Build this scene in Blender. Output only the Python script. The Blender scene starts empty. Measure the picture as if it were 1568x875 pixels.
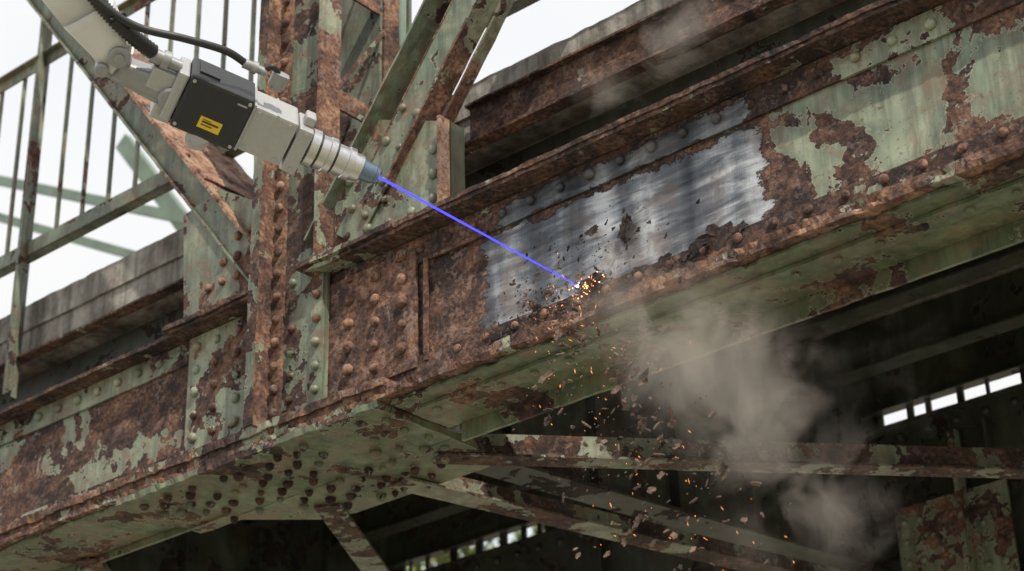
import bpy, bmesh, math, random
from mathutils import Vector, Matrix, noise as mn
random.seed(7)
scene=bpy.context.scene
scene.view_settings.view_transform='Standard'
try: scene.view_settings.look='None'
except: pass
scene.view_settings.exposure=0
V=Vector
# ------------------------------------------------------------------ node helper
class G:
    def __init__(s,name,world=False):
        if world: s.m=bpy.data.worlds.new(name)
        else: s.m=bpy.data.materials.new(name)
        s.m.use_nodes=True; s.nt=s.m.node_tree; s.nt.nodes.clear()
    def n(s,t,**k):
        x=s.nt.nodes.new(t)
        for a,b in k.items(): setattr(x,a,b)
        return x
    def put(s,sock,v):
        if isinstance(v,bpy.types.NodeSocket): s.nt.links.new(v,sock)
        elif v is not None:
            if isinstance(v,tuple) and len(v)==3 and sock.type=='RGBA': v=v+(1,)
            sock.default_value=v
    def pos(s,off=(0,0,0),sc=(1,1,1)):
        g=s.n('ShaderNodeNewGeometry'); mp=s.n('ShaderNodeMapping')
        s.put(mp.inputs[0],g.outputs['Position']); mp.inputs['Location'].default_value=off; mp.inputs['Scale'].default_value=sc
        return mp.outputs[0]
    def noise(s,vec,scale,detail=5,rough=.6,dist=0):
        x=s.n('ShaderNodeTexNoise'); s.put(x.inputs['Vector'],vec); x.inputs['Scale'].default_value=scale
        x.inputs['Detail'].default_value=detail; x.inputs['Roughness'].default_value=rough; x.inputs['Distortion'].default_value=dist
        return x.outputs[0]
    def ramp(s,f,st,interp='LINEAR'):
        x=s.n('ShaderNodeValToRGB'); s.put(x.inputs[0],f); e=x.color_ramp.elements; x.color_ramp.interpolation=interp
        while len(e)<len(st): e.new(.5)
        for i,(p,c) in enumerate(st):
            e[i].position=p
            e[i].color=(c,c,c,1) if not isinstance(c,tuple) else c+(1,)
        return x.outputs[0]
    def ma(s,op,a,b=0,c=None,clamp=False):
        x=s.n('ShaderNodeMath',operation=op,use_clamp=clamp); s.put(x.inputs[0],a); s.put(x.inputs[1],b)
        if c is not None: s.put(x.inputs[2],c)
        return x.outputs[0]
    def mix(s,f,a,b,bl='MIX'):
        x=s.n('ShaderNodeMix',data_type='RGBA',blend_type=bl); s.put(x.inputs[0],f); s.put(x.inputs[6],a); s.put(x.inputs[7],b)
        return x.outputs[2]
    def mr(s,v,a,b,c=0,d=1):
        x=s.n('ShaderNodeMapRange'); s.put(x.inputs[0],v)
        for i,q in enumerate((a,b,c,d)): s.put(x.inputs[i+1],q)
        return x.outputs[0]
    def bump(s,h,st,dist,nrm=None):
        x=s.n('ShaderNodeBump'); s.put(x.inputs['Height'],h); x.inputs['Strength'].default_value=st; x.inputs['Distance'].default_value=dist
        if nrm is not None: s.put(x.inputs['Normal'],nrm)
        return x.outputs[0]
    def bsdf(s,col,rough=.7,metal=0,nrm=None,**k):
        p=s.n('ShaderNodeBsdfPrincipled'); s.put(p.inputs['Base Color'],col); s.put(p.inputs['Roughness'],rough); s.put(p.inputs['Metallic'],metal)
        if nrm is not None: s.put(p.inputs['Normal'],nrm)
        for a,b in k.items(): s.put(p.inputs[a.replace('_',' ')],b)
        o=s.n('ShaderNodeOutputMaterial'); s.nt.links.new(p.outputs[0],o.inputs[0]); return p

def steel(name,thr=.5,seed=0,xr=None,patches=None,dark=1.0,greens=None,edge=0,rustshift=0.0,metaldark=1.0,grime=.6):
    g=G(name); o=(seed*3.7,seed*1.9,seed*5.3)
    P=g.pos(o)
    a=g.noise(P,2.3,3,.62,.7); b=g.noise(P,13,6,.66,.3)
    cov=g.ma('ADD',g.ma('MULTIPLY',a,.66),g.ma('MULTIPLY',b,.34))
    sep=g.n('ShaderNodeSeparateXYZ'); gg=g.n('ShaderNodeNewGeometry'); g.put(sep.inputs[0],gg.outputs['Position'])
    X,Y,Z=sep.outputs
    t=thr
    if xr:
        x0,x1=xr[0][0],xr[-1][0]
        u=g.mr(X,x0,x1); t=g.ramp(u,[((x-x0)/(x1-x0),c) for x,c in xr])
    d=g.ma('SUBTRACT',cov,t)
    if xr: d=g.ma('SUBTRACT',d,g.mr(Z,.0,-.25,0,.055))
    paint=g.mr(d,-.002,.003)
    inner=g.mr(d,.003,.016)
    r1=g.noise(P,5.5,6,.72,.6); r2=g.noise(P,42,4,.7)
    rf=g.ma('ADD',g.ma('ADD',g.ma('MULTIPLY',r1,.6),g.ma('MULTIPLY',r2,.28)),g.ma('MULTIPLY',a,.12))
    rf=g.ma('ADD',rf,rustshift)
    rust=g.ramp(rf,[(.36,(.016,.013,.013)),(.44,(.048,.028,.024)),(.505,(.108,.055,.039)),(.56,(.18,.093,.060)),(.61,(.31,.17,.10)),(.68,(.37,.27,.20))])
    pk=g.ramp(g.ma('ADD',g.ma('MULTIPLY',b,.6),g.ma('MULTIPLY',r2,.4)),[(.52,0.),(.60,.65)])
    rust=g.mix(pk,rust,(.26,.18,.15))
    pit=g.ramp(r2,[(.36,.65),(.44,0.)]); rust=g.mix(pit,rust,(.018,.013,.012))
    mar=g.ramp(g.noise(P,2.6,5,.65,1.2),[(.48,.0),(.58,.75)])
    rust=g.mix(mar,rust,g.mix(1.,rust,(.36,.36,.46),'MULTIPLY'))
    gr=greens or ((.085,.108,.076),(.14,.175,.125),(.215,.26,.185),(.33,.36,.26))
    pc=g.ramp(a,[(.34,gr[2]),(.45,gr[1]),(.55,gr[2]),(.66,gr[3])])
    Ps=g.pos(o,(9,9,.9)); st=g.ramp(g.noise(Ps,1.6,4,.7),[(.38,.42),(.56,1.)])
    pc=g.mix(.8,pc,st,'MULTIPLY')
    spec=g.ramp(r2,[(.60,0.),(.65,.85)])
    pc=g.mix(spec,pc,(.12,.07,.045))
    stain=g.ramp(r1,[(.47,0.),(.63,.78)])
    pc=g.mix(stain,pc,(.18,.125,.08))
    rim=g.ma('SUBTRACT',1.,inner); rim=g.ma('MULTIPLY',rim,.6)
    pc=g.mix(rim,pc,(.42,.40,.31))
    if edge>0:
        bv=g.n('ShaderNodeBevel'); bv.samples=2; bv.inputs[0].default_value=.012
        dt=g.n('ShaderNodeVectorMath',operation='DOT_PRODUCT'); g.put(dt.inputs[0],bv.outputs[0]); g.put(dt.inputs[1],gg.outputs['Normal'])
        ew=g.ma('SUBTRACT',1.,dt.outputs['Value'])
        ew=g.mr(g.ma('ADD',ew,g.ma('MULTIPLY',g.ma('SUBTRACT',b,.5),.35)),.06,.10)
        pm=g.ma('MULTIPLY',paint,g.ma('SUBTRACT',1.,g.ma('MULTIPLY',ew,edge,clamp=True),clamp=True))
    else: pm=paint
    col=g.mix(pm,rust,pc)
    out=g.ma('MULTIPLY',g.mr(d,-.011,-.002),g.ma('SUBTRACT',1.,paint)); col=g.mix(g.ma('MULTIPLY',out,.8),col,(.013,.010,.009))  # dark contour paints a shadow along the broken paint edge
    gm=g.ramp(g.noise(P,1.1,3,.6),[(.35,.5),(.6,1.)]); col=g.mix(grime,col,gm,'MULTIPLY')
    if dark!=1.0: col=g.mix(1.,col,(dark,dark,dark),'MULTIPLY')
    rough=g.mix(pm,(.93,.93,.93),(.5,.5,.5))
    h=g.ma('ADD',g.ma('MULTIPLY',paint,.7),g.ma('MULTIPLY',g.ma('ADD',g.ma('MULTIPLY',r2,.55),g.ma('MULTIPLY',r1,.9)),g.ma('SUBTRACT',1.25,paint)))
    metal=0.
    if patches:
        jag=g.noise(g.pos((3,1,7),(3.5,1,7)),1.6,7,.75); jag2=g.noise(g.pos((9,1,2),(5,1,6)),1.5,7,.72)
        m=None
        for (x0,x1,z0,z1,js) in patches:
            dx=g.ma('MINIMUM',g.ma('SUBTRACT',X,x0),g.ma('SUBTRACT',x1,X))
            dz=g.ma('MINIMUM',g.ma('SUBTRACT',Z,z0),g.ma('SUBTRACT',z1,Z))
            dx=g.ma('ADD',dx,g.ma('MULTIPLY',g.ma('SUBTRACT',jag,.5),.36*js)); dz=g.ma('ADD',dz,g.ma('MULTIPLY',g.ma('SUBTRACT',jag2,.5),.20*js))
            e=g.ma('MINIMUM',dx,dz)
            k=g.mr(e,-.001,.002); m=k if m is None else g.ma('MAXIMUM',m,k)
        lip=g.ma('MULTIPLY',g.mr(e,-.016,-.003),g.ma('SUBTRACT',1.,m))      # broken paint layer around the cleaned area
        col=g.mix(g.ma('MULTIPLY',lip,.85),col,(.022,.017,.016))
        sw=g.noise(g.pos((1,0,4),(3.6,1,.5)),1.4,2,.5,.4); sw2=g.noise(g.pos((5,0,1),(1.5,1,8)),2.0,6,.66,.6); fine=g.noise(g.pos((0,0,0),(90,1,5)),2.,3,.7); fine2=g.noise(g.pos((0,0,0),(5,1,80)),2.,3,.7)
        sf=g.ma('ADD',g.ma('ADD',g.ma('MULTIPLY',sw,.46),g.ma('MULTIPLY',sw2,.38)),g.ma('ADD',g.ma('MULTIPLY',fine,.08),g.ma('MULTIPLY',fine2,.08)))
        mc=g.ramp(sf,[(.39,(.032,.036,.044)),(.455,(.078,.086,.102)),(.505,(.13,.142,.16)),(.552,(.27,.285,.305)),(.615,(.53,.545,.56))])
        res=g.ramp(g.noise(g.pos((2,2,2)),3.4,6,.7,.5),[(.50,0.),(.62,.65)])
        mc=g.mix(res,mc,(.115,.085,.078))
        if metaldark!=1: mc=g.mix(1.,mc,(metaldark,)*3,'MULTIPLY')
        col=g.mix(m,col,mc); metal=g.ma('MULTIPLY',m,g.ma('SUBTRACT',.55,g.ma('MULTIPLY',res,.6),clamp=True))
        rough=g.mix(m,rough,g.mix(sw2,(.42,.42,.42),(.68,.68,.68)))
        h=g.mix(m,g.ma('ADD',h,g.ma('MULTIPLY',g.ma('SUBTRACT',1.,m),.8)),g.ma('ADD',g.ma('MULTIPLY',sf,.12),g.ma('MULTIPLY',r2,.10)))
    nb=g.bump(h,1.,.009)
    g.bsdf(col,rough,metal,nb)
    return g.m

def plain(name,c,rough=.5,metal=0,var=.15,sc=30,bump=.1,c2=None):
    g=G(name); P=g.pos()
    n=g.noise(P,sc,4,.6); c2=c2 or tuple(q*(1-var*2) for q in c)
    col=g.ramp(n,[(.35,c2),(.62,c)]); g.bsdf(col,g.mr(n,.3,.7,rough*.85,min(1,rough*1.15)),metal,g.bump(n,bump,.001)); return g.m
def emis(name,c,s):
    g=G(name); e=g.n('ShaderNodeEmission'); e.inputs[0].default_value=c+(1,); e.inputs[1].default_value=s
    o=g.n('ShaderNodeOutputMaterial'); g.nt.links.new(e.outputs[0],o.inputs[0]); return g.m

# ------------------------------------------------------------------ mesh helpers
def jit(p,amp):
    if amp<=0: return p
    a=mn.noise_vector(p*9.)*amp; b=mn.noise_vector(p*31.)*amp*.6
    return p+a+b
def bar(bm,A,B,side,up,lo,hi,seg=.05,amp=.0,erode=0,cs=.06):
    A=V(A);B=V(B);side=V(side);up=V(up); L=(B-A).length; n=max(1,int(L/seg))
    def sub(a,b): k=max(1,int(abs(b-a)/cs)); return [a+(b-a)*i/k for i in range(k)]
    pr=[(s,lo[1]) for s in sub(lo[0],hi[0])]+[(hi[0],u) for u in sub(lo[1],hi[1])]+[(s,hi[1]) for s in sub(hi[0],lo[0])]+[(lo[0],u) for u in sub(hi[1],lo[1])]
    rings=[]
    for i in range(n+1):
        c=A.lerp(B,i/n); ring=[]
        for s,u in pr:
            p=c+side*s+up*u
            q=jit(p,amp)
            if erode and abs(s-lo[0])<1e-5:
                e=mn.noise(V((p.x*5,p.y,3+seed_e)))*.7+mn.noise(V((p.x*22,p.z*30,1)))*.55
                q=q+side*(max(0,e)*erode)
            ring.append(bm.verts.new(q))
        rings.append(ring)
    m=len(pr)
    for i in range(n):
        for j in range(m):
            k=(j+1)%m; bm.faces.new((rings[i][j],rings[i][k],rings[i+1][k],rings[i+1][j]))
    for rg in (rings[0][::-1],rings[-1]):
        try: bm.faces.new(rg)
        except: pass
seed_e=0
def boxx(bm,x,y,z,amp=0,seg=.05,erode=0):
    bar(bm,(x[0],0,0),(x[1],0,0),(0,1,0),(0,0,1),(y[0],z[0]),(y[1],z[1]),seg,amp,erode)
def boxz(bm,x,y,z,amp=0,seg=.05): bar(bm,(0,0,z[0]),(0,0,z[1]),(1,0,0),(0,1,0),(x[0],y[0]),(x[1],y[1]),seg,amp)
def prism(bm,pts,axis,a,b):
    def mk(p,c):
        return V((p[0],c,p[1])) if axis=='Y' else (V((p[0],p[1],c)) if axis=='Z' else V((c,p[0],p[1])))
    f=[bm.verts.new(mk(p,a)) for p in pts]; k=[bm.verts.new(mk(p,b)) for p in pts]
    bm.faces.new(f); bm.faces.new(k[::-1]); n=len(pts)
    for i in range(n): bm.faces.new((f[i],k[i],k[(i+1)%n],f[(i+1)%n]))
def rivet(bm,c,nrm,r=.027,h=.027):
    c=V(c)+mn.noise_vector(V(c)*57)*.003; nrm=V(nrm).normalized(); t=nrm.orthogonal().normalized(); b=nrm.cross(t)
    r*=random.uniform(.85,1.1); h*=random.uniform(.8,1.1)
    prev=None; N_=12
    for k,(rr,hh) in enumerate(((.90,-.1),(1.,.22),(.86,.66),(.48,.95))):
        ring=[bm.verts.new(c+(t*math.cos(6.2832*i/N_)+b*math.sin(6.2832*i/N_))*r*rr*random.uniform(.96,1.04)+nrm*h*hh) for i in range(N_)]
        if prev:
            for i in range(N_): 
                f=bm.faces.new((prev[i],prev[(i+1)%N_],ring[(i+1)%N_],ring[i])); f.smooth=True
        prev=ring
    tp=bm.verts.new(c+nrm*h*1.02)
    for i in range(N_):
        f=bm.faces.new((prev[i],prev[(i+1)%N_],tp)); f.smooth=True
def fin(bm,name,mat,parent=None,smooth=False):
    bmesh.ops.recalc_face_normals(bm,faces=bm.faces)
    me=bpy.data.meshes.new(name); bm.to_mesh(me); bm.free()
    if smooth:
        for p in me.polygons: p.use_smooth=True
    me.materials.append(mat); ob=bpy.data.objects.new(name,me); scene.collection.objects.link(ob)
    if parent: ob.parent=parent
    return ob
def empty(name):
    e=bpy.data.objects.new(name,None); scene.collection.objects.link(e); return e
def BM(): return bmesh.new()
NY=(0,-1,0)

# ------------------------------------------------------------------ materials
m_web=steel('painted_rusty_web',xr=[(-6,.50),(-1.75,.505),(-1.62,.66),(-.6,.66),(1.3,.62),(1.55,.505),(2.2,.470),(6,.47)],seed=1,patches=[(-.17,1.40,-.25,.285,1.)])
m_ang=steel('rusty_angle',xr=[(-6,.48),(-1.75,.50),(-1.62,.66),(1.2,.66),(1.5,.55),(6,.51)],seed=2,patches=[(-.04,1.34,.31,.42,.9)],rustshift=-.03,metaldark=.6)
m_lip=steel('rusty_flange',thr=.565,seed=3,rustshift=.03,edge=.9)
m_top=steel('rusty_top_flange',thr=.60,seed=4,rustshift=-.015,dark=.9)
m_und=steel('underside_green',thr=.46,seed=5,greens=((.04,.055,.033),(.08,.105,.058),(.125,.16,.09),(.18,.22,.125)))  # paint in a darker, yellower green than the other members
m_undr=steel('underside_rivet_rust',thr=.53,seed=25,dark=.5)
m_spl=steel('rusty_splice',thr=.62,seed=6)
m_riv=steel('rivet_rust',thr=.64,seed=31,rustshift=.06,grime=.3)
m_post=steel('column_steel',thr=.48,seed=7,dark=.8)
m_postr=steel('column_rusty',thr=.56,seed=8,rustshift=.04,edge=.6)  # rust colour raised so the column flange reads as lit
m_green=steel('green_steel',thr=.43,seed=9,edge=.6)
m_gus=steel('gusset_green',thr=.47,seed=10)
m_sunlit=steel('sunlit_orange_rust',thr=.62,seed=11,rustshift=.11,grime=.2)  # rust lightened in its colour to look sunlit
m_shaded=steel('shaded_green_steel',thr=.44,seed=12,dark=.24)  # green steel darkened in colour to stand for shade under the deck
m_lat=steel('lateral_steel',thr=.54,seed=13,dark=.7)

# ------------------------------------------------------------------ BRIDGE
bridge=empty('steel_truss_bridge')
XL,XR=-12,5.5
b=BM(); boxx(b,(XL,XR),(0,.012),(-.36,.46),0,.5); fin(b,'chord_web_front',m_web,bridge)
b=BM(); boxx(b,(XL,XR),(.30,.312),(-.36,.46),0,.5); fin(b,'chord_web_back',m_shaded,bridge)
b=BM(); br_=BM()
boxx(b,(XL,XR),(-.016,-.002),(.315,.455),.0015,.06)
boxx(b,(XL,XR),(-.019,-.002),(-.36,-.185),.0015,.06)
x=XL+.07
while x<XR:
    if not(-2.3<x<-.6):
        rivet(b,(x,-.016,.385),NY)
        if x>-.5 or x<-2.3: rivet(br_,(x+.06,-.019,-.222),NY,.023,.020)
    x+=.175
fin(b,'chord_angles',m_ang,bridge); fin(br_,'lower_angle_rivets',m_riv,bridge)
b=BM()
boxx(b,(XL,-2.23),(-.125,.43),(.443,.465),.004,.03,.02)
boxx(b,(-2.26,-1.57),(-.15,.43),(.445,.462),.004,.03,.02); boxx(b,(-2.30,-1.56),(-.165,.43),(.466,.492),.004,.03,.015)
boxx(b,(-1.26,XR),(-.13,.43),(.462,.482),.005,.025,.02)
boxx(b,(-1.30,-.62),(-.155,.43),(.486,.514),.005,.025,.018)
boxx(b,(-.66,XR),(-.14,.43),(.485,.510),.005,.025,.02)
fin(b,'chord_top_flange',m_top,bridge)
seed_e=4
b=BM()
boxx(b,(XL,XR),(-.118,-.005),(-.354,-.320),.007,.018,.045)
boxx(b,(XL,-.70),(-.135,.0),(-.32,-.275),.007,.018,.045)
boxx(b,(XL,XR),(-.130,.36),(-.385,-.359),.007,.018,.045)
fin(b,'chord_bottom_flange',m_lip,bridge)
b=BM()
boxx(b,(-.70,XR),(-.075,.33),(-.404,-.388),.005,.025,.04)
boxx(b,(-.62,XR),(.03,.14),(-.424,-.406),.004,.03)
boxx(b,(-.62,XR),(.335,.355),(-.49,-.388),.003,.04)
boxx(b,(XL,-2.5),(-.09,.32),(-.404,-.388),.005,.025,.04)
boxx(b,(XL,-2.3),(.335,.355),(-.44,-.388),.003,.04)
x=-.55
while x<XR: rivet(b,(x,.085,-.424),(0,0,-1),.022,.018); x+=.2
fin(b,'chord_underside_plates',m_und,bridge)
b=BM(); br_=BM()
seed_e=9
bar(b,(-2.62,0,0),(-.735,0,0),(0,1,0),(0,0,1),(-.14,-.426),(.45,-.390),.02,.005,.035)
prism(b,[(-2.35,.4),(-2.0,.74),(-1.79,.80),(-.86,.80),(-.735,.74),(-.735,.4)],'Z',-.428,-.388)
for ix in range(18):
    for iy in range(6):
        X=-2.52+ix*.10; Y=-.04+iy*.145
        if Y>.5 and X<-2.0: continue
        if mn.noise(V((X*2.2,Y*2.2,5)))>.22 or random.random()<.10: continue
        rivet(br_ if random.random()<.75 else b,(X+random.uniform(-.02,.02),Y+.05*(ix%2)+random.uniform(-.02,.02),-.426),(random.uniform(-.15,.15),random.uniform(-.15,.15),-1),random.uniform(.020,.030),random.uniform(.024,.042))
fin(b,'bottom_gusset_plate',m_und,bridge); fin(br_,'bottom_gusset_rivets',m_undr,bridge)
b=BM(); br_=BM()
boxz(b,(-1.255,-.575),(-.034,-.018),(-.24,.395),.0015,.06)
for X in (-1.19,-1.02,-.84,-.66):
    for k in range(5): rivet(br_,(X,-.034,-.17+k*.125+(.05 if X in(-1.02,-.66) else 0)),NY,.030,.030)
boxz(b,(-.533,-.505),(-.026,-.016),(-.22,.325),.001,.05)
boxx(b,(-.49,-.12),(-.028,-.017),(.305,.325),.001,.05)
fin(b,'splice_plate',m_spl,bridge); fin(br_,'splice_rivets',m_riv,bridge)
b=BM()
boxz(b,(-2.22,-1.60),(-.036,-.018),(-.25,.44),.0015,.06)
for X in (-2.15,-2.0,-1.83,-1.68):
    for k in range(5): rivet(b,(X,-.036,-.15+k*.13),NY,.028,.026)
fin(b,'splice_plate_left',steel('splice_green',thr=.51,seed=15),bridge)

# column
CX=-1.15
def column(bm_g,bm_r,y0,dirn,z0,z1):
    s=dirn
    f=(y0-.15,y0+.03) if s<0 else (y0-.03,y0+.12)
    boxz(bm_r,(-1.565,-1.545),f,(z0,z1),.0035,.03)
    boxz(bm_g,(-1.545,CX-.005),(y0-.03,y0-.012),(z0+.03,z1),.001,.08)
    if s<0:
        boxz(bm_r,(-1.545,-1.46),(y0-.046,y0-.031),(z0,z1),.002,.05)
        boxz(bm_g,(CX-.10,CX-.02),(y0-.046,y0-.031),(z0,z1),.002,.05)
    boxz(bm_r,(CX-.02,CX),(f[0]+.03,f[1]),(.52 if s<0 else .5,z1),.0035,.03)
bg=BM(); br=BM(); bq=BM()
column(bg,br,-.03,-1,-.29,4.8); column(bg,br,.33,1,.5,4.8)
for z in (.75,1.45,2.2,3.0,3.8):
    boxz(br,(-1.56,-1.54),(-.01,.30),(z,z+.12),.002); boxz(br,(CX-.017,CX-.003),(.002,.298),(z,z+.12),.002)
for z in (.9,1.6,2.35,3.15):
    bar(br,(CX-.005,.0,z),(CX-.005,.33,z+.5),(0,0,1),(1,0,0),(-.02,0),(.02,.008))
z=-.22
while z<4.5:
    rivet(bq,(-1.50,-.076,z),NY,.027,.028); rivet(bg if z<.1 else bq,(CX-.055,-.076,z+.04),NY,.027,.028)
    if z<.55: rivet(bg,(-1.40,-.06,z+.05),NY,.026,.026)
    z+=.13
boxz(bg,(-1.588,-1.535),(-.197,-.182),(-.30,4.8),.004,.04)
fin(bg,'column_web_plates',m_post,bridge); fin(br,'column_flanges',m_postr,bridge); fin(bq,'column_rivets',m_riv,bridge)

b=BM()
GP=[(-1.14,.515),(-1.14,1.08),(-.90,1.26),(-.375,1.03),(-.375,.515)]
prism(b,GP,'Y',-.032,-.016); prism(b,[(-1.14,.515),(-1.14,1.08),(-.90,1.2),(-.75,.515)],'Y',.30,.316)
for p in ((-1.03,.62),(-1.03,.78),(-1.03,.94),(-.9,.62),(-.75,.6),(-.6,.6),(-.45,.62),(-.45,.76),(-.45,.9),(-.9,.78),(-.78,.74)):
    rivet(b,(p[0],-.032,p[1]),NY)
fin(b,'gusset_plate_right',m_gus,bridge)
b=BM()
boxz(b,(-.385,-.368),(-.085,-.01),(.515,1.04),.002); fin(b,'gusset_edge_plate',m_sunlit,bridge)
b=BM()
boxz(b,(-.385,-.368),(.0,.10),(.515,1.04),.002); fin(b,'gusset_shade_strip',m_shaded,bridge)  # dark strip standing for the shade behind the edge plate
b=BM()
GL=[(-2.28,.495),(-2.34,1.24),(-2.05,1.30),(-1.575,1.0),(-1.575,.495)]
prism(b,GL,'Y',-.032,-.016); prism(b,GL,'Y',.30,.316)
br_=BM()
for i in range(5):
    for j in range(4):
        X=-1.65-.11*i; Z=.58+.12*j
        if Z-.5< (X+2.3)*1.3: rivet(br_,(X,-.032,Z),NY)
fin(b,'gusset_plate_left',m_gus,bridge); fin(br_,'gusset_left_rivets',m_riv,bridge)
# left diagonal
d=V((.623,0,-.783)); n=V((.783,0,.623)); A=V((-2.28,0,1.29))-d*4.2; B=V((-2.28,0,1.29))+d*.93; Yv=(0,1,0)
b=BM()
bar(b,A,B,n,Yv,(0,-.012),(.145,.0),.1,.001); bar(b,A,B,n,Yv,(0,.46),(.145,.472),.1)
bar(b,A,B,n,Yv,(-.012,-.05),(0,.06),.05,.002); bar(b,A,B,n,Yv,(-.012,.38),(0,.50),.05,.002)
fin(b,'diagonal_web',m_green,bridge)
b=BM()
bar(b,A,B,n,Yv,(.145,-.085),(.165,.20),.03,.006); bar(b,A,B,n,Yv,(.145,.26),(.165,.56),.03,.006)
for t in (.6,1.5,2.35,3.25,4.1): 
    c=A+d*t; bar(b,c,c+d*.12,n,Yv,(.168,-.07),(.182,.52),.05,.003)
t=.08
while t<4.9:
    rivet(b,A+d*t+n*.165+V((0,-.02,0)),n,.016,.012); rivet(b,A+d*t+n*.165+V((0,.45,0)),n,.016,.012); t+=.2
fin(b,'diagonal_flanges',m_sunlit,bridge)
# right diagonal (shallow I section, recessed web strip on the left side)
d2=V((.617,0,.787)); n2=V((.787,0,-.617)); A=V((-1.09,0,.90))-d2*.30; B=V((-1.09,0,.90))+d2*4.2
b=BM()
bar(b,A+d2*.1,B,n2,Yv,(.13,-.05),(.325,-.038),.1,.001)
bar(b,A+d2*.1,B,n2,Yv,(.0,.045),(.325,.057),.1,.001)
for i in range(4):
    for k in (.16,.28): rivet(b,A+d2*(.25+i*.19)+n2*k+V((0,-.05,0)),NY,.026,.024)
bar(b,A,B,n2,Yv,(-.014,-.11),(.0,.10),.04,.003)
fin(b,'diagonal_web_right',m_green,bridge)
b=BM()
bar(b,A+d2*.45,B,n2,Yv,(.326,-.085),(.342,.045),.04,.003)
bar(b,A+d2*.45,B,n2,Yv,(.344,.05),(.362,.12),.04,.003)
bar(b,A+d2*.45,B,n2,Yv,(.118,-.052),(.129,.044),.06,.001)
fin(b,'diagonal_flanges_right',m_postr,bridge)

# lateral bracing
def ang(bm,A,B,w=.12,h=.11,t=.012,amp=.002):
    A=V(A);B=V(B);u=(B-A).normalized(); s=u.cross(V((0,0,1))).normalized(); up=s.cross(u)
    bar(bm,A,B,s,up,(-w/2,0),(w/2,t),.08,amp); bar(bm,A,B,s,up,(-t/2,t),(t/2,h),.08,amp)
b=BM()
ang(b,(-.95,.50,-.445),(3.2,5.1,-.445),.13,.14); ang(b,(-1.30,.60,-.45),(-.45,4.3,-.45),.16,.12); ang(b,(-1.80,.60,-.445),(-3.6,3.6,-.445),.15,.12)
ang(b,(-3.4,.3,-.43),(-6.5,4.2,-.43),.13,.12)
fin(b,'lateral_bracing',m_lat,bridge)
b=BM()
def fbeam(x0,x1):
    A=V((x0,.34,0));B=V((x1,4.25,0)); u=(B-A).normalized(); s=u.cross(V((0,0,1)))
    bar(b,A,B,s,(0,0,1),(-.006,-.2),(.006,1.2),.4); bar(b,A,B,s,(0,0,1),(-.11,-.22),(.11,-.2),.2,.002); bar(b,A,B,s,(0,0,1),(-.11,1.18),(.11,1.2),.2,.002)
    L=(B-A).length; t=.35
    while t<L:
        c=A+u*t; bar(b,c+V((0,0,-.2)),c+V((0,0,1.18)),u,s,(-.012,.006),(.012,.08),.2); t+=.62
        for k in range(9): rivet(b,c+s*.006+u*.05+V((0,0,-.12+.15*k)),s,.018,.014)
fbeam(-1.34,-.66); fbeam(-5.6,-5.0); fbeam(2.9,3.6)
for y in (.75,1.5,2.3,3.1,3.85):
    boxx(b,(XL,XR),(y-.006,y+.006),(.96,1.27),0,1); boxx(b,(XL,XR),(y-.07,y+.07),(.942,.958),.002,.15)
fin(b,'floor_system',m_shaded,bridge)
b=BM()
boxx(b,(-16,9),(4.3,4.315),(-.5,.72),0,.5); boxx(b,(-16,9),(4.24,4.33),(.722,.74),.002,.1); boxx(b,(-16,9),(4.16,4.45),(-.54,-.5),.002,.1)
boxx(b,(-16,9),(4.28,4.299),(.58,.72),.001,.2); boxx(b,(-16,9),(4.28,4.299),(-.5,-.34),.001,.2)
boxx(b,(-16,9),(4.3,4.32),(.865,1.27),0,.5); boxx(b,(-16,9),(4.24,4.33),(.85,.864),.002,.1)
x=-16
while x<9:
    rivet(b,(x,4.28,.65),NY); rivet(b,(x,4.28,-.42),NY); x+=.2
    if int(x*5)%7==0: boxz(b,(x,x+.02),(4.2,4.298),(-.34,.58),0)
boxx(b,(-3.35,-.52),(4.29,4.31),(.745,.845),0,.5); boxx(b,(.62,5),(4.29,4.31),(.745,.845),0,.5); boxx(b,(-16,-4.75),(4.29,4.31),(.745,.845),0,.5)
x=-4.7
while x<.7:
    w_=random.uniform(.015,.07); boxz(b,(x,x+w_),(4.29,4.31),(.742,.848),0); x+=random.uniform(.10,.26)
fin(b,'far_chord',m_shaded,bridge)
b=BM()
boxz(b,(-.42,.34),(4.12,4.14),(-.6,.12),.001,.1)
for i in range(5):
    for X in (-.36,-.26,.16,.27): rivet(b,(X,4.12,-.5+.13*i),NY,.024,.02)
boxz(b,(.05,.08),(4.02,4.12),(-.6,.5),.001)
fin(b,'far_gusset_plate',m_gus,bridge)
b=BM()
def fd(x0,z0,x1,z1,w=.07,y=4.35):
    A=V((x0,y,z0));B=V((x1,y,z1));u=(B-A).normalized();s=u.cross(V((0,1,0)))
    bar(b,A,B,s,(0,1,0),(-w,-.04),(w,.04),.3)
fd(-14,8.35,-1.3,1.65,.05); fd(-12,6.9,-5.2,3.1,.045,4.45); fd(-5.2,1.6,-9,6.5,.09,4.55); fd(-5.2,1.5,-5.2,7,.09,4.65)
fin(b,'far_truss_members',plain('far_green',(.16,.22,.17),.6,sc=4),bridge)

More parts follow.
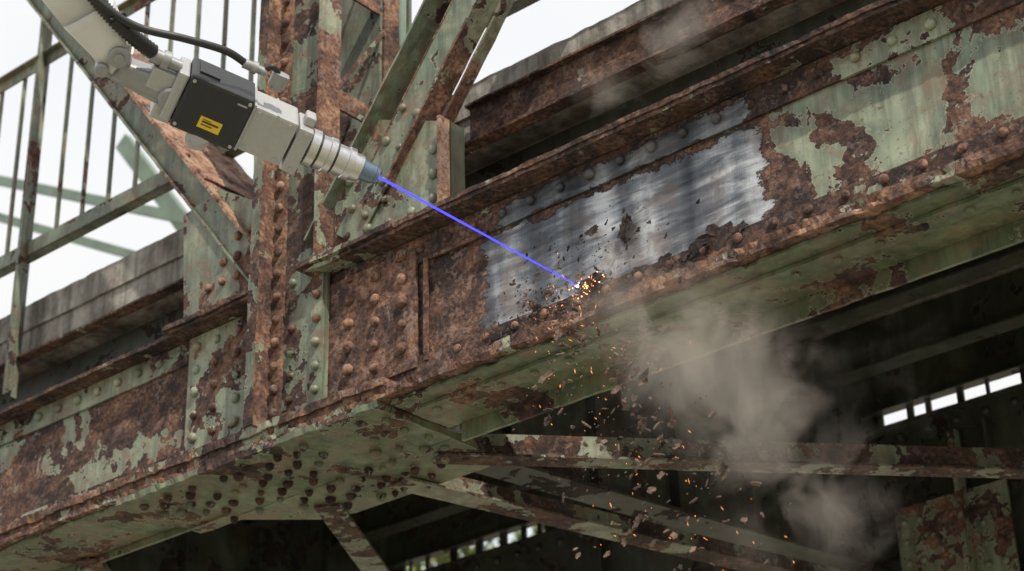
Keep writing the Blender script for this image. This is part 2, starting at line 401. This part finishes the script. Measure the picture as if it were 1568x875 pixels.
# ------------------------------------------------------------------ deck
g=G('weathered_concrete'); P=g.pos()
n1=g.noise(P,3,8,.7,.4); stv=g.noise(g.pos((0,0,0),(7,7,.5)),1.5,6,.7)
c=g.ramp(n1,[(.35,(.11,.10,.09)),(.5,(.24,.225,.20)),(.62,(.38,.36,.33))]); c=g.mix(.8,c,g.ramp(stv,[(.38,.3),(.58,1.)]),'MULTIPLY')
c=g.mix(g.ramp(g.noise(P,5,6,.7),[(.56,0.),(.66,.6)]),c,(.17,.09,.065))
g.bsdf(c,.95,0,g.bump(g.noise(P,25,8,.75),.6,.012)); m_conc=g.m
deck=empty('concrete_bridge_deck')
b=BM(); boxx(b,(-14,8),(.60,4.4),(1.28,1.50),.003,.12); boxx(b,(-14,8),(.58,.85),(1.502,1.69),.006,.05); boxx(b,(-14,8),(4.1,4.4),(1.502,1.69),.004,.1)
fin(b,'slab',m_conc,deck)
b=BM(); boxx(b,(-.72,8),(.545,.56),(1.27,1.50),.002,.06); boxx(b,(-.72,8),(.48,.56),(1.252,1.268),.003,.05); boxx(b,(-.72,8),(.50,.56),(1.502,1.515),.003,.05)
boxx(b,(-14,-.75),(.50,.58),(1.262,1.277),.003,.05)
fin(b,'edge_channel',m_spl,deck)

# ------------------------------------------------------------------ railing
rail=empty('bridge_railing')
b=BM()
for X in (-10.4,-7.5,-4.6,1.2,4.1):
    z0=1.0 if X<0 else 1.75
    boxz(b,(X,X+.09),(.44,.455),(z0,4.1),.001); boxz(b,(X,X+.012),(.457,.54),(z0,4.1),.001); boxz(b,(X+.078,X+.09),(.40,.438),(z0,4.1),.001)
boxx(b,(-13,6),(.458,.47),(1.97,2.07),.001,.1); boxx(b,(-13,6),(.472,.54),(1.97,1.982),.001,.1)
boxx(b,(-13,6),(.458,.47),(3.45,3.53),.001,.1); boxx(b,(-13,6),(.42,.52),(3.532,3.545),.001,.1)
x=-12.9
while x<6:
    if abs(((x+4.56)/2.9+.5)%1-.5)>.03: boxz(b,(x-.011,x+.011),(.474,.496),(1.985,3.5),0,.5)
    x+=.262
fin(b,'railing_frame',m_green,rail)

# ------------------------------------------------------------------ robot
TIP=V((.05,-.94,.16)); EA=V((.001909,.002077,.000102)); EB=V((-.001667,.001876,-.001861))
U=V((.380,.901,-.214)).normalized(); W=V((.461,-.384,-.80)).normalized(); VV=W.cross(U).normalized()
if VV.z<0: VV=-VV
def hp(a,bb,w=0): return TIP+EA*a+EB*bb+W*w*.003
robot=empty('laser_cleaning_robot_arm')
m_sil=plain('brushed_aluminium',(.55,.55,.55),.26,.9,.03,60,.02)
m_body=plain('cast_body_grey',(.40,.405,.41),.36,.3,.04,60,.03)
m_wht=plain('robot_white_paint',(.62,.63,.64),.36,0,.05,9,.02)
m_blk=plain('black_housing',(.020,.021,.024),.40,0,.1,80,.05)
m_gry=plain('cast_grey',(.30,.31,.32),.42,.4,.06,40,.05)
m_rub=plain('cable_rubber',(.018,.018,.02),.5,0,.2,60,.1)
def rcyl(bm,secs,N_=28,ax=None,org=None):
    ax=ax or U; org=org or TIP; t=ax.orthogonal().normalized(); s=ax.cross(t)
    def ring_(u,r): return [bm.verts.new(org+ax*u*.003+(t*math.cos(6.28318*i/N_)+s*math.sin(6.28318*i/N_))*r*.003) for i in range(N_)]
    for (u0,r0),(u1,r1) in zip(secs[:-1],secs[1:]):
        a_=ring_(u0,r0); b_=ring_(u1,r1)
        for i in range(N_):
            f=bm.faces.new((a_[i],a_[(i+1)%N_],b_[(i+1)%N_],b_[i])); f.smooth=True
    bm.faces.new(ring_(*secs[0])[::-1]); bm.faces.new(ring_(*secs[-1]))
def rbox(bm,u,v,w,bev=2.,org=None,ax=None):
    ax=ax or (U,VV,W); org=org or TIP; vs=[]
    for a in u:
        for c in v:
            for e in w: vs.append(bm.verts.new(org+(ax[0]*a+ax[1]*c+ax[2]*e)*.003))
    fs=[bm.faces.new([vs[i] for i in q]) for q in ((0,1,3,2),(4,6,7,5),(0,4,5,1),(2,3,7,6),(0,2,6,4),(1,5,7,3))]
    bmesh.ops.recalc_face_normals(bm,faces=fs)
    if bev: bmesh.ops.bevel(bm,geom=list({e for f in fs for e in f.edges}),offset=bev*.003,segments=2,affect='EDGES',profile=.6)
def tube(bm,pts,rf,N_=12,st=10):
    P=[V(p) for p in pts]; P=[P[0]*2-P[1]]+P+[P[-1]*2-P[-2]]; path=[]
    for i in range(1,len(P)-2):
        for k in range(st):
            t=k/st; a,b_,c,d_=P[i-1:i+3]
            path.append(.5*((2*b_)+(c-a)*t+(2*a-5*b_+4*c-d_)*t*t+(3*b_-a-3*c+d_)*t**3))
    path.append(P[-2]); prev=None; nrm=(path[1]-path[0]).orthogonal().normalized()
    for i,p in enumerate(path):
        tg=(path[min(i+1,len(path)-1)]-path[max(i-1,0)]).normalized(); nrm=(nrm-tg*nrm.dot(tg)).normalized(); bi=tg.cross(nrm); r=rf(i)*.003
        ring=[bm.verts.new(p+(nrm*math.cos(6.28318*j/N_)+bi*math.sin(6.28318*j/N_))*r) for j in range(N_)]
        if prev:
            for j in range(N_):
                f=bm.faces.new((prev[j],prev[(j+1)%N_],ring[(j+1)%N_],ring[j])); f.smooth=True
        prev=ring
b=BM(); rcyl(b,[(-30,19),(-26,19),(-25,15.5),(-6,14.5),(-5,13),(0,12.5)]); fin(b,'nozzle',plain('nozzle_blue_steel',(.16,.22,.30),.3,.7,.05),robot)
b=BM(); rcyl(b,[(-112,26),(-110,27.5),(-98,27.5),(-97,24.5),(-82,24.5),(-81,26.5),(-72,26.5),(-71,22),(-52,22),(-51,24),(-42,24),(-41,20),(-28,20)]); fin(b,'lens_barrel',m_sil,robot)
b=BM(); rcyl(b,[(-97.5,25.2),(-94,25.2)]); rcyl(b,[(-71.5,23),(-68,23)]); rcyl(b,[(-115,22),(-111,27)])
fin(b,'barrel_seals',m_rub,robot)
b=BM(); rbox(b,(-136,-114),(-37,32),(-32,32),3); rbox(b,(-131,-116),(31,46),(-14,14),3); rbox(b,(-133,-118),(-45,-35),(-18,10),2)
rbox(b,(-205,-139),(-33,36),(-34,34),4); rbox(b,(-207,-203),(-35,38),(-36,36),1); rbox(b,(-172,-169),(-33.5,36.5),(-34.5,34.5),.4)
for a in (-196,-150):
    for c in (-26,28): rcyl(b,[(0,3.2),(1.6,3.2),(1.7,2)],10,W,TIP+(U*a+VV*c+W*34)*.003)
for a,c in ((-124,-30),(-124,25)): rcyl(b,[(0,3),(1.6,3),(1.7,2)],10,W,TIP+(U*a+VV*c+W*32)*.003)
fin(b,'optics_body',m_body,robot)
b=BM(); rbox(b,(-302,-208),(-38,44),(-38,41),5); rbox(b,(-292,-262),(44,47),(-20,20),1)
fin(b,'laser_housing',m_blk,robot)
b=BM(); rbox(b,(-268,-236),(-22,-5),(41.2,41.9),0); fin(b,'warning_label',plain('yellow_label',(.72,.48,.03),.5,0,.05),robot)
b=BM(); rbox(b,(-264,-240),(-13,-10.5),(42.0,42.3),0); rbox(b,(-264,-248),(-17,-15.5),(42.0,42.3),0); rbox(b,(-264,-252),(-9,-8),(42.0,42.3),0)
fin(b,'label_print',m_rub,robot)
b=BM(); rbox(b,(-230,-216),(30,32.5),(41.1,41.4),0)
for a in (-296,-214):
    for c in (-31,37): rcyl(b,[(0,2.6),(1.2,2.6),(1.3,1.5)],10,W,TIP+(U*a+VV*c+W*41)*.003)
rbox(b,(-318,-303),(-36,38),(-34,34),3); rbox(b,(-352,-316),(-6,26),(-22,22),4); rbox(b,(-330,-302),(-44,-20),(-20,24),4)
rcyl(b,[(0,15),(8,15),(10,12)],24,W,hp(-258,-72,30)); rcyl(b,[(0,17),(14,17),(16,13)],24,W,hp(-264,-66,22)); rcyl(b,[(16,9),(18,9),(18.2,7)],20,W,hp(-264,-66,22))
fin(b,'rear_bracket',m_body,robot)
def link(bm,p,q,r0,r1,flat=.8):
    p=V(p);q=V(q);ax=(q-p).normalized(); s=W-ax*W.dot(ax); s.normalize(); t=s.cross(ax); prev=None; N_=24
    for k in range(7):
        f_=k/6; c=p.lerp(q,f_); r=(r0+(r1-r0)*f_)*.003
        ring=[]
        for i in range(N_):
            a=6.28318*i/N_; ca,sa=math.cos(a),math.sin(a); ca=math.copysign(abs(ca)**.45,ca); sa=math.copysign(abs(sa)**.45,sa)
            ring.append(bm.verts.new(c+t*ca*r+s*sa*r*flat))
        if prev:
            for i in range(N_): f=bm.faces.new((prev[i],prev[(i+1)%N_],ring[(i+1)%N_],ring[i])); f.smooth=True
        else: bm.faces.new(ring[::-1])
        prev=ring
    bm.faces.new(prev)
b=BM()
link(b,hp(-372,-172),hp(-408,-232),25,37,.9); link(b,hp(-408,-232),hp(-540,-430),37,46); link(b,hp(-540,-430),hp(-800,-700),46,60)
rcyl(b,[(-50,52),(-46,56),(46,56),(50,52)],28,W,hp(-540,-435)); rcyl(b,[(-60,62),(60,62)],28,W,hp(-810,-710))
link(b,hp(-392,-160),hp(-362,-188),20,20,1.)
fin(b,'arm_links',m_wht,robot)
b=BM()
link(b,hp(-375,-155),hp(-285,-118),15,19,1.2); link(b,hp(-398,-154),hp(-300,-108,14),8,9); 
rcyl(b,[(-30,15),(30,15),(32,12)],20,W,hp(-366,-176)); rcyl(b,[(32,7),(35,7),(35.5,5)],12,W,hp(-366,-176)); rcyl(b,[(-26,10),(28,10),(30,8)],20,W,hp(-393,-157)); rcyl(b,[(-26,16),(28,16),(30,13)],20,W,hp(-300,-118))
rcyl(b,[(0,11),(16,11),(16,14),(26,14),(26,9),(44,9)],20,U,hp(-322,-175,10))
rcyl(b,[(0,7),(12,7),(12,9),(20,9),(20,6),(34,6)],16,U,hp(-190,-165,10)); rcyl(b,[(0,10),(24,10),(24,6)],16,-VV,hp(-134,-148,5)) 
rbox(b,(-12,12),(-10,10),(-8,8),2,hp(-140,-140,5))
fin(b,'wrist_and_connectors',m_gry,robot)
b=BM()
tube(b,[hp(-440,-310,20),hp(-395,-262,30),hp(-372,-235,34),hp(-345,-205,26),hp(-318,-178,12)],lambda i:10+(1.6 if i%2 else -1.2)if i>10 else 9,12,14)
tube(b,[hp(-450,-310,34),hp(-380,-250,40),hp(-335,-222,40),hp(-270,-205,34),hp(-215,-185,20),hp(-186,-164,10)],lambda i:5.4)
tube(b,[hp(-158,-156,10),hp(-148,-160,10),hp(-140,-150,6)],lambda i:4)
tube(b,[hp(-372,-232,46),hp(-355,-236,30),hp(-360,-215,20)],lambda i:4)
fin(b,'cables',m_rub,robot)

# ------------------------------------------------------------------ laser beam
HIT=V((.40,-.012,-.15))
b=BM(); ax=(HIT-TIP).normalized(); rcyl(b,[(0,1.9),((HIT-TIP).length/.003,.9)],10,ax,TIP); laser=fin(b,'laser_beam',emis('laser_blue',(.055,.05,1.),3.))
b=BM()
bmesh.ops.create_icosphere(b,subdivisions=2,radius=.015,matrix=Matrix.Translation(HIT)); sp=fin(b,'impact_spot',emis('impact_glow',(.35,.40,1.),14.),laser)
b=BM()
for i in range(46):
    bmesh.ops.create_icosphere(b,subdivisions=1,radius=random.uniform(.001,.004),matrix=Matrix.Translation(HIT+V((random.gauss(.05,.045),-.02-random.random()*.03,random.gauss(-.02,.028)))))
fin(b,'molten_specks',emis('hot_orange',(1.,.34,.10),6.),laser)
b=BM(); rcyl(b,[(0,11),(1,10)],20,U,TIP); fin(b,'nozzle_lens',emis('lens_glow',(.12,.25,1.),1.2),laser)

# ------------------------------------------------------------------ paint flakes, debris, sparks
def flake(bm,c,nrm,r,elong=1.,th=.004,curl=.25,rot=0,jag=(.5,1.15),kk=None):
    c=V(c); nrm=V(nrm).normalized(); t=nrm.orthogonal().normalized(); s=nrm.cross(t)
    t,s=t*math.cos(rot)+s*math.sin(rot),s*math.cos(rot)-t*math.sin(rot)
    k=kk or random.randint(9,15); f=[];g_=[]
    for i in range(k):
        a=6.28318*(i+random.uniform(-.3,.3))/k; rr=r*random.uniform(*jag)
        p=c+t*math.cos(a)*rr*elong+s*math.sin(a)*rr/elong+nrm*random.uniform(0,curl)*r
        f.append(bm.verts.new(p)); g_.append(bm.verts.new(p+nrm*th))
    cf=bm.verts.new(c); cg=bm.verts.new(c+nrm*th)
    for i in range(k):
        j=(i+1)%k; bm.faces.new((cf,f[j],f[i])); bm.faces.new((cg,g_[i],g_[j])); bm.faces.new((f[i],f[j],g_[j],g_[i]))
def wflake(bm,X,Z,rx,rz,curl=.5):   # ragged paint flake curling off the web plate, size rx by rz
    k=26; y=-.020-random.random()*.006; cf=bm.verts.new((X,y-.002,Z)); ring=[]
    ph=random.random()*9
    for i in range(k):
        a=6.28318*i/k; q=.66+.6*(mn.noise(V((math.cos(a)*1.9+ph,math.sin(a)*1.9,ph)))+.4)+random.uniform(-.10,.10)
        ring.append(bm.verts.new((X+math.cos(a)*rx*q,y-max(0,math.sin(a+ph))*curl*min(rx,rz),Z+math.sin(a)*rz*q)))
    for i in range(k): bm.faces.new((cf,ring[i],ring[(i+1)%k]))
b=BM()
for q in ((1.16,-.185,.095,.055),(1.06,-.205,.07,.04),(.87,-.195,.05,.03),(.46,-.185,.085,.05),(.53,-.165,.055,.04),(.17,-.205,.06,.05),(-.06,-.235,.09,.025),(1.28,-.18,.045,.025),(.67,.03,.038,.07),(.70,.06,.02,.04),(.50,.09,.045,.025),(.98,-.215,.035,.025),(.74,-.195,.05,.02),(.30,-.22,.05,.02)): wflake(b,*q)
for i in range(110):
    X=random.gauss(.58,.22); Z=random.gauss(-.07,.085)
    if -.24<Z<.2: flake(b,(X,-random.uniform(.02,.2),Z),(random.uniform(-1,1),-1,random.uniform(-1,1)),random.choice((.002,.003,.004,.007,.012)),1.3,.002)
fin(b,'peeling_paint_flakes',steel('flake_rust',thr=.70,seed=20,dark=.32,rustshift=-.03))
b=BM()
for i in range(300):
    t=random.random()**1.4; X=.45+t*.75+random.gauss(0,.08+.22*t); Z=-.33-t*1.4+random.gauss(0,.11)
    flake(b,(X,-.27+random.gauss(0,.12),Z),(random.uniform(-1,1),random.uniform(-1,1),random.uniform(-1,1)),random.choice((.003,.004,.006,.010,.016)),random.uniform(1,1.7))
for i in range(26):
    t=random.random(); flake(b,(.55+t*.6+random.gauss(0,.16),-.34,-.42-t*1.+random.gauss(0,.12)),(random.uniform(-.7,.7),-1,random.uniform(-.7,.7)),random.uniform(.014,.032),random.uniform(1,1.5),.006,.6)
for i in range(220):
    flake(b,(.36+random.gauss(0,.17),-.22+random.gauss(0,.06),-.30+random.gauss(0,.07)),(random.uniform(-1,1),-1,random.uniform(-1,1)),random.choice((.002,.003,.004,.006,.010)),1.3)
fin(b,'falling_rust_debris',plain('debris',(.17,.11,.085),.9,0,.4,20,c2=(.02,.015,.013)))
b=BM()
for i in range(130):
    t=random.random()**1.9; X=.47+t*.75+random.gauss(0,.05+.24*t); Z=-.33-t*1.5+random.gauss(0,.10); Y=-.25+random.gauss(0,.15)
    c=V((X,Y,Z)); dr=V((.6+random.gauss(0,.5),random.gauss(0,.3),-1+random.gauss(0,.5))).normalized(); L=random.choice((.002,.003,.004,.007,.013)); r=random.uniform(.0008,.0015)
    s=dr.orthogonal().normalized()*r; q=dr.cross(s.normalized())*r
    vs=[b.verts.new(c+dr*L),b.verts.new(c-dr*L)]+[b.verts.new(c+k) for k in (s,q,-s,-q)]
    for k in range(4): b.faces.new((vs[0],vs[2+k],vs[2+(k+1)%4])); b.faces.new((vs[1],vs[2+(k+1)%4],vs[2+k]))
fin(b,'sparks',emis('spark_glow',(1.,.34,.08),2.8))

# ------------------------------------------------------------------ dust (one continuous plume following the falling debris)
dust=empty('dust_cloud')
def plume(name,box,blobs,dens,seed,bias,nsc=3.2):
    b=BM(); (x0,x1),(y0,y1),(z0,z1)=box
    prism(b,[(x0,z0),(x1,z0),(x1,z1),(x0,z1)],'Y',y0,y1)
    g=G(name+'_vol'); gg=g.n('ShaderNodeNewGeometry'); f=None
    for (cx,cz,r,wt) in blobs:
        mp=g.n('ShaderNodeMapping',vector_type='POINT'); g.put(mp.inputs[0],gg.outputs['Position']); k=1./r
        mp.inputs['Location'].default_value=(-cx*k,.22*k*1.5,-cz*k); mp.inputs['Scale'].default_value=(k,k*1.5,k)
        ln=g.n('ShaderNodeVectorMath',operation='LENGTH'); g.put(ln.inputs[0],mp.outputs[0])
        q=g.ma('MULTIPLY',g.ma('SUBTRACT',1.,ln.outputs['Value'],clamp=True),wt); f=q if f is None else g.ma('SMOOTH_MAX',f,q,.12)
    nz=g.noise(g.pos((seed,seed*2,seed*3)),nsc,3,.62,1.2)
    dd=g.ma('ADD',g.ma('MULTIPLY',g.ma('SUBTRACT',nz,.5),2.2),g.ma('SUBTRACT',f,bias))
    dd=g.ma('MULTIPLY',g.ma('MAXIMUM',dd,0.),g.ma('MULTIPLY',f,dens))
    pv=g.n('ShaderNodeVolumePrincipled'); pv.inputs['Color'].default_value=(.95,.86,.75,1); g.put(pv.inputs['Density'],dd); pv.inputs['Anisotropy'].default_value=.1
    o=g.n('ShaderNodeOutputMaterial'); g.nt.links.new(pv.outputs[0],o.inputs['Volume'])
    try: g.m.cycles.volume_step_rate=2.5
    except Exception: print('no step rate')
    return fin(b,name,g.m,dust)
plume('falling_plume',((.3,2.2),(-.50,.04),(-2.15,-.20)),[(.56,-.34,.22,.6),(.82,-.50,.36,.8),(1.12,-.78,.48,1.),(1.38,-1.10,.50,.75),(1.58,-1.55,.46,.5)],7.5,1,.19,3.9)
plume('rising_wisps',((.4,1.6),(-.34,-.06),(.54,.98)),[(.75,.62,.28,.7),(1.15,.72,.34,.65)],6.5,5,.3,4.)

# ------------------------------------------------------------------ ground, trees
g=G('riverbank'); P=g.pos(); n1=g.noise(P,.15,6,.7)
g.bsdf(g.ramp(n1,[(.38,(.15,.16,.10)),(.5,(.29,.27,.20)),(.62,(.38,.36,.31))]),.95,0,g.bump(g.noise(P,2,5,.7),.5,.1))
b=BM(); S=600; N_=40
vs=[[b.verts.new((-S+2*S*i/N_,-S+2*S*j/N_,-5.8)) for j in range(N_+1)] for i in range(N_+1)]
for i in range(N_):
    for j in range(N_): b.faces.new((vs[i][j],vs[i+1][j],vs[i+1][j+1],vs[i][j+1]))
fin(b,'ground',g.m)
g=G('leaves'); P=g.pos(); 
pl=g.bsdf(g.ramp(g.noise(P,.9,3),[(.35,(.03,.05,.015)),(.5,(.08,.12,.03)),(.65,(.16,.17,.05))]),.7); m_leaf=g.m
m_bark=plain('bark',(.10,.08,.06),.9)
def tree(cx,cy,h,r,seed):
    rnd=random.Random(seed); root=empty('deciduous_tree')
    b=BM(); 
    def limb(p,q,r0,r1):
        p=V(p);q=V(q);ax=(q-p).normalized();t=ax.orthogonal().normalized();s=ax.cross(t)
        R0=[b.verts.new(p+(t*math.cos(k*.785)+s*math.sin(k*.785))*r0) for k in range(8)];R1=[b.verts.new(q+(t*math.cos(k*.785)+s*math.sin(k*.785))*r1) for k in range(8)]
        for k in range(8): b.faces.new((R0[k],R0[(k+1)%8],R1[(k+1)%8],R1[k]))
    limb((cx,cy,-5.8),(cx+.3,cy,-5.8+h*.5),.4,.25); limb((cx+.3,cy,-5.8+h*.5),(cx,cy,-5.8+h*.9),.25,.05)
    lobes=[]
    for i in range(16):
        a=rnd.uniform(0,6.28);rr=rnd.uniform(.2,.9)*r;z=-5.8+h*rnd.uniform(.45,.95); lobes.append((V((cx+math.cos(a)*rr,cy+math.sin(a)*rr,z)),r*rnd.uniform(.25,.45)))
        limb((cx+.2,cy,-5.8+h*rnd.uniform(.3,.6)),lobes[-1][0],.12,.03)
    fin(b,'trunk',m_bark,root)
    b=BM()
    for c,lr in lobes:
        for i in range(380):
            v=V((rnd.gauss(0,1),rnd.gauss(0,1),rnd.gauss(0,.8))).normalized()*lr*rnd.uniform(.5,1.1)+c
            t=V((rnd.uniform(-1,1),rnd.uniform(-1,1),rnd.uniform(-1,1))).normalized();s=t.orthogonal().normalized();k=rnd.uniform(.08,.17)
            b.faces.new([b.verts.new(v+t*k),b.verts.new(v+s*k*.6),b.verts.new(v-t*k),b.verts.new(v-s*k*.6)])
    fin(b,'crown',m_leaf,root)
tree(-16,18,14.2,4.2,1); tree(-9,24,14,4.5,2); tree(6,27,15.5,4.5,3)

# ------------------------------------------------------------------ world / sun / camera
sd=V((.60,-.30,.74)).normalized(); el=math.asin(sd.z); az=math.atan2(sd.x,sd.y)
w=G('World',True); scene.world=w.m
sky=w.n('ShaderNodeTexSky'); sky.sky_type='NISHITA'; sky.sun_disc=False; sky.sun_elevation=el; sky.sun_rotation=az
tc=w.n('ShaderNodeTexCoord'); cl=w.noise(tc.outputs['Generated'],2.2,4,.6,.4)
cloud=w.ramp(cl,[(.3,(.86,.91,1.)),(.62,(1.,1.,1.))]); sc=w.n('ShaderNodeVectorMath',operation='SCALE'); w.put(sc.inputs[0],cloud); sc.inputs['Scale'].default_value=7.8
mx=w.mix(w.mr(cl,.3,.5,.72,1.),sky.outputs[0],sc.outputs[0])
bg=w.n('ShaderNodeBackground'); w.put(bg.inputs[0],mx); bg.inputs[1].default_value=.125
o=w.n('ShaderNodeOutputWorld'); w.nt.links.new(bg.outputs[0],o.inputs[0])
L=bpy.data.lights.new('sun','SUN'); L.energy=5.; L.angle=math.radians(.6); L.color=(1,.91,.78)
so=bpy.data.objects.new('sun',L); scene.collection.objects.link(so); so.rotation_euler=sd.to_track_quat('Z','Y').to_euler()

cd=bpy.data.cameras.new('camera'); cam=bpy.data.objects.new('camera',cd); scene.collection.objects.link(cam); scene.camera=cam
cd.sensor_width=36; cd.lens=68.88; cd.clip_end=3000; cd.clip_start=.05
cd.dof.use_dof=True; cd.dof.focus_distance=8.6; cd.dof.aperture_fstop=2.2
Rv=V((.75814,.65167,-.02332)); Dv=V((-.31177,.33083,-.89070)); Fv=V((-.57273,.68255,.45399))
mt=Matrix(((Rv.x,-Dv.x,-Fv.x,5.15455),(Rv.y,-Dv.y,-Fv.y,-6.14296),(Rv.z,-Dv.z,-Fv.z,-4.08591),(0,0,0,1)))
cam.matrix_world=mt
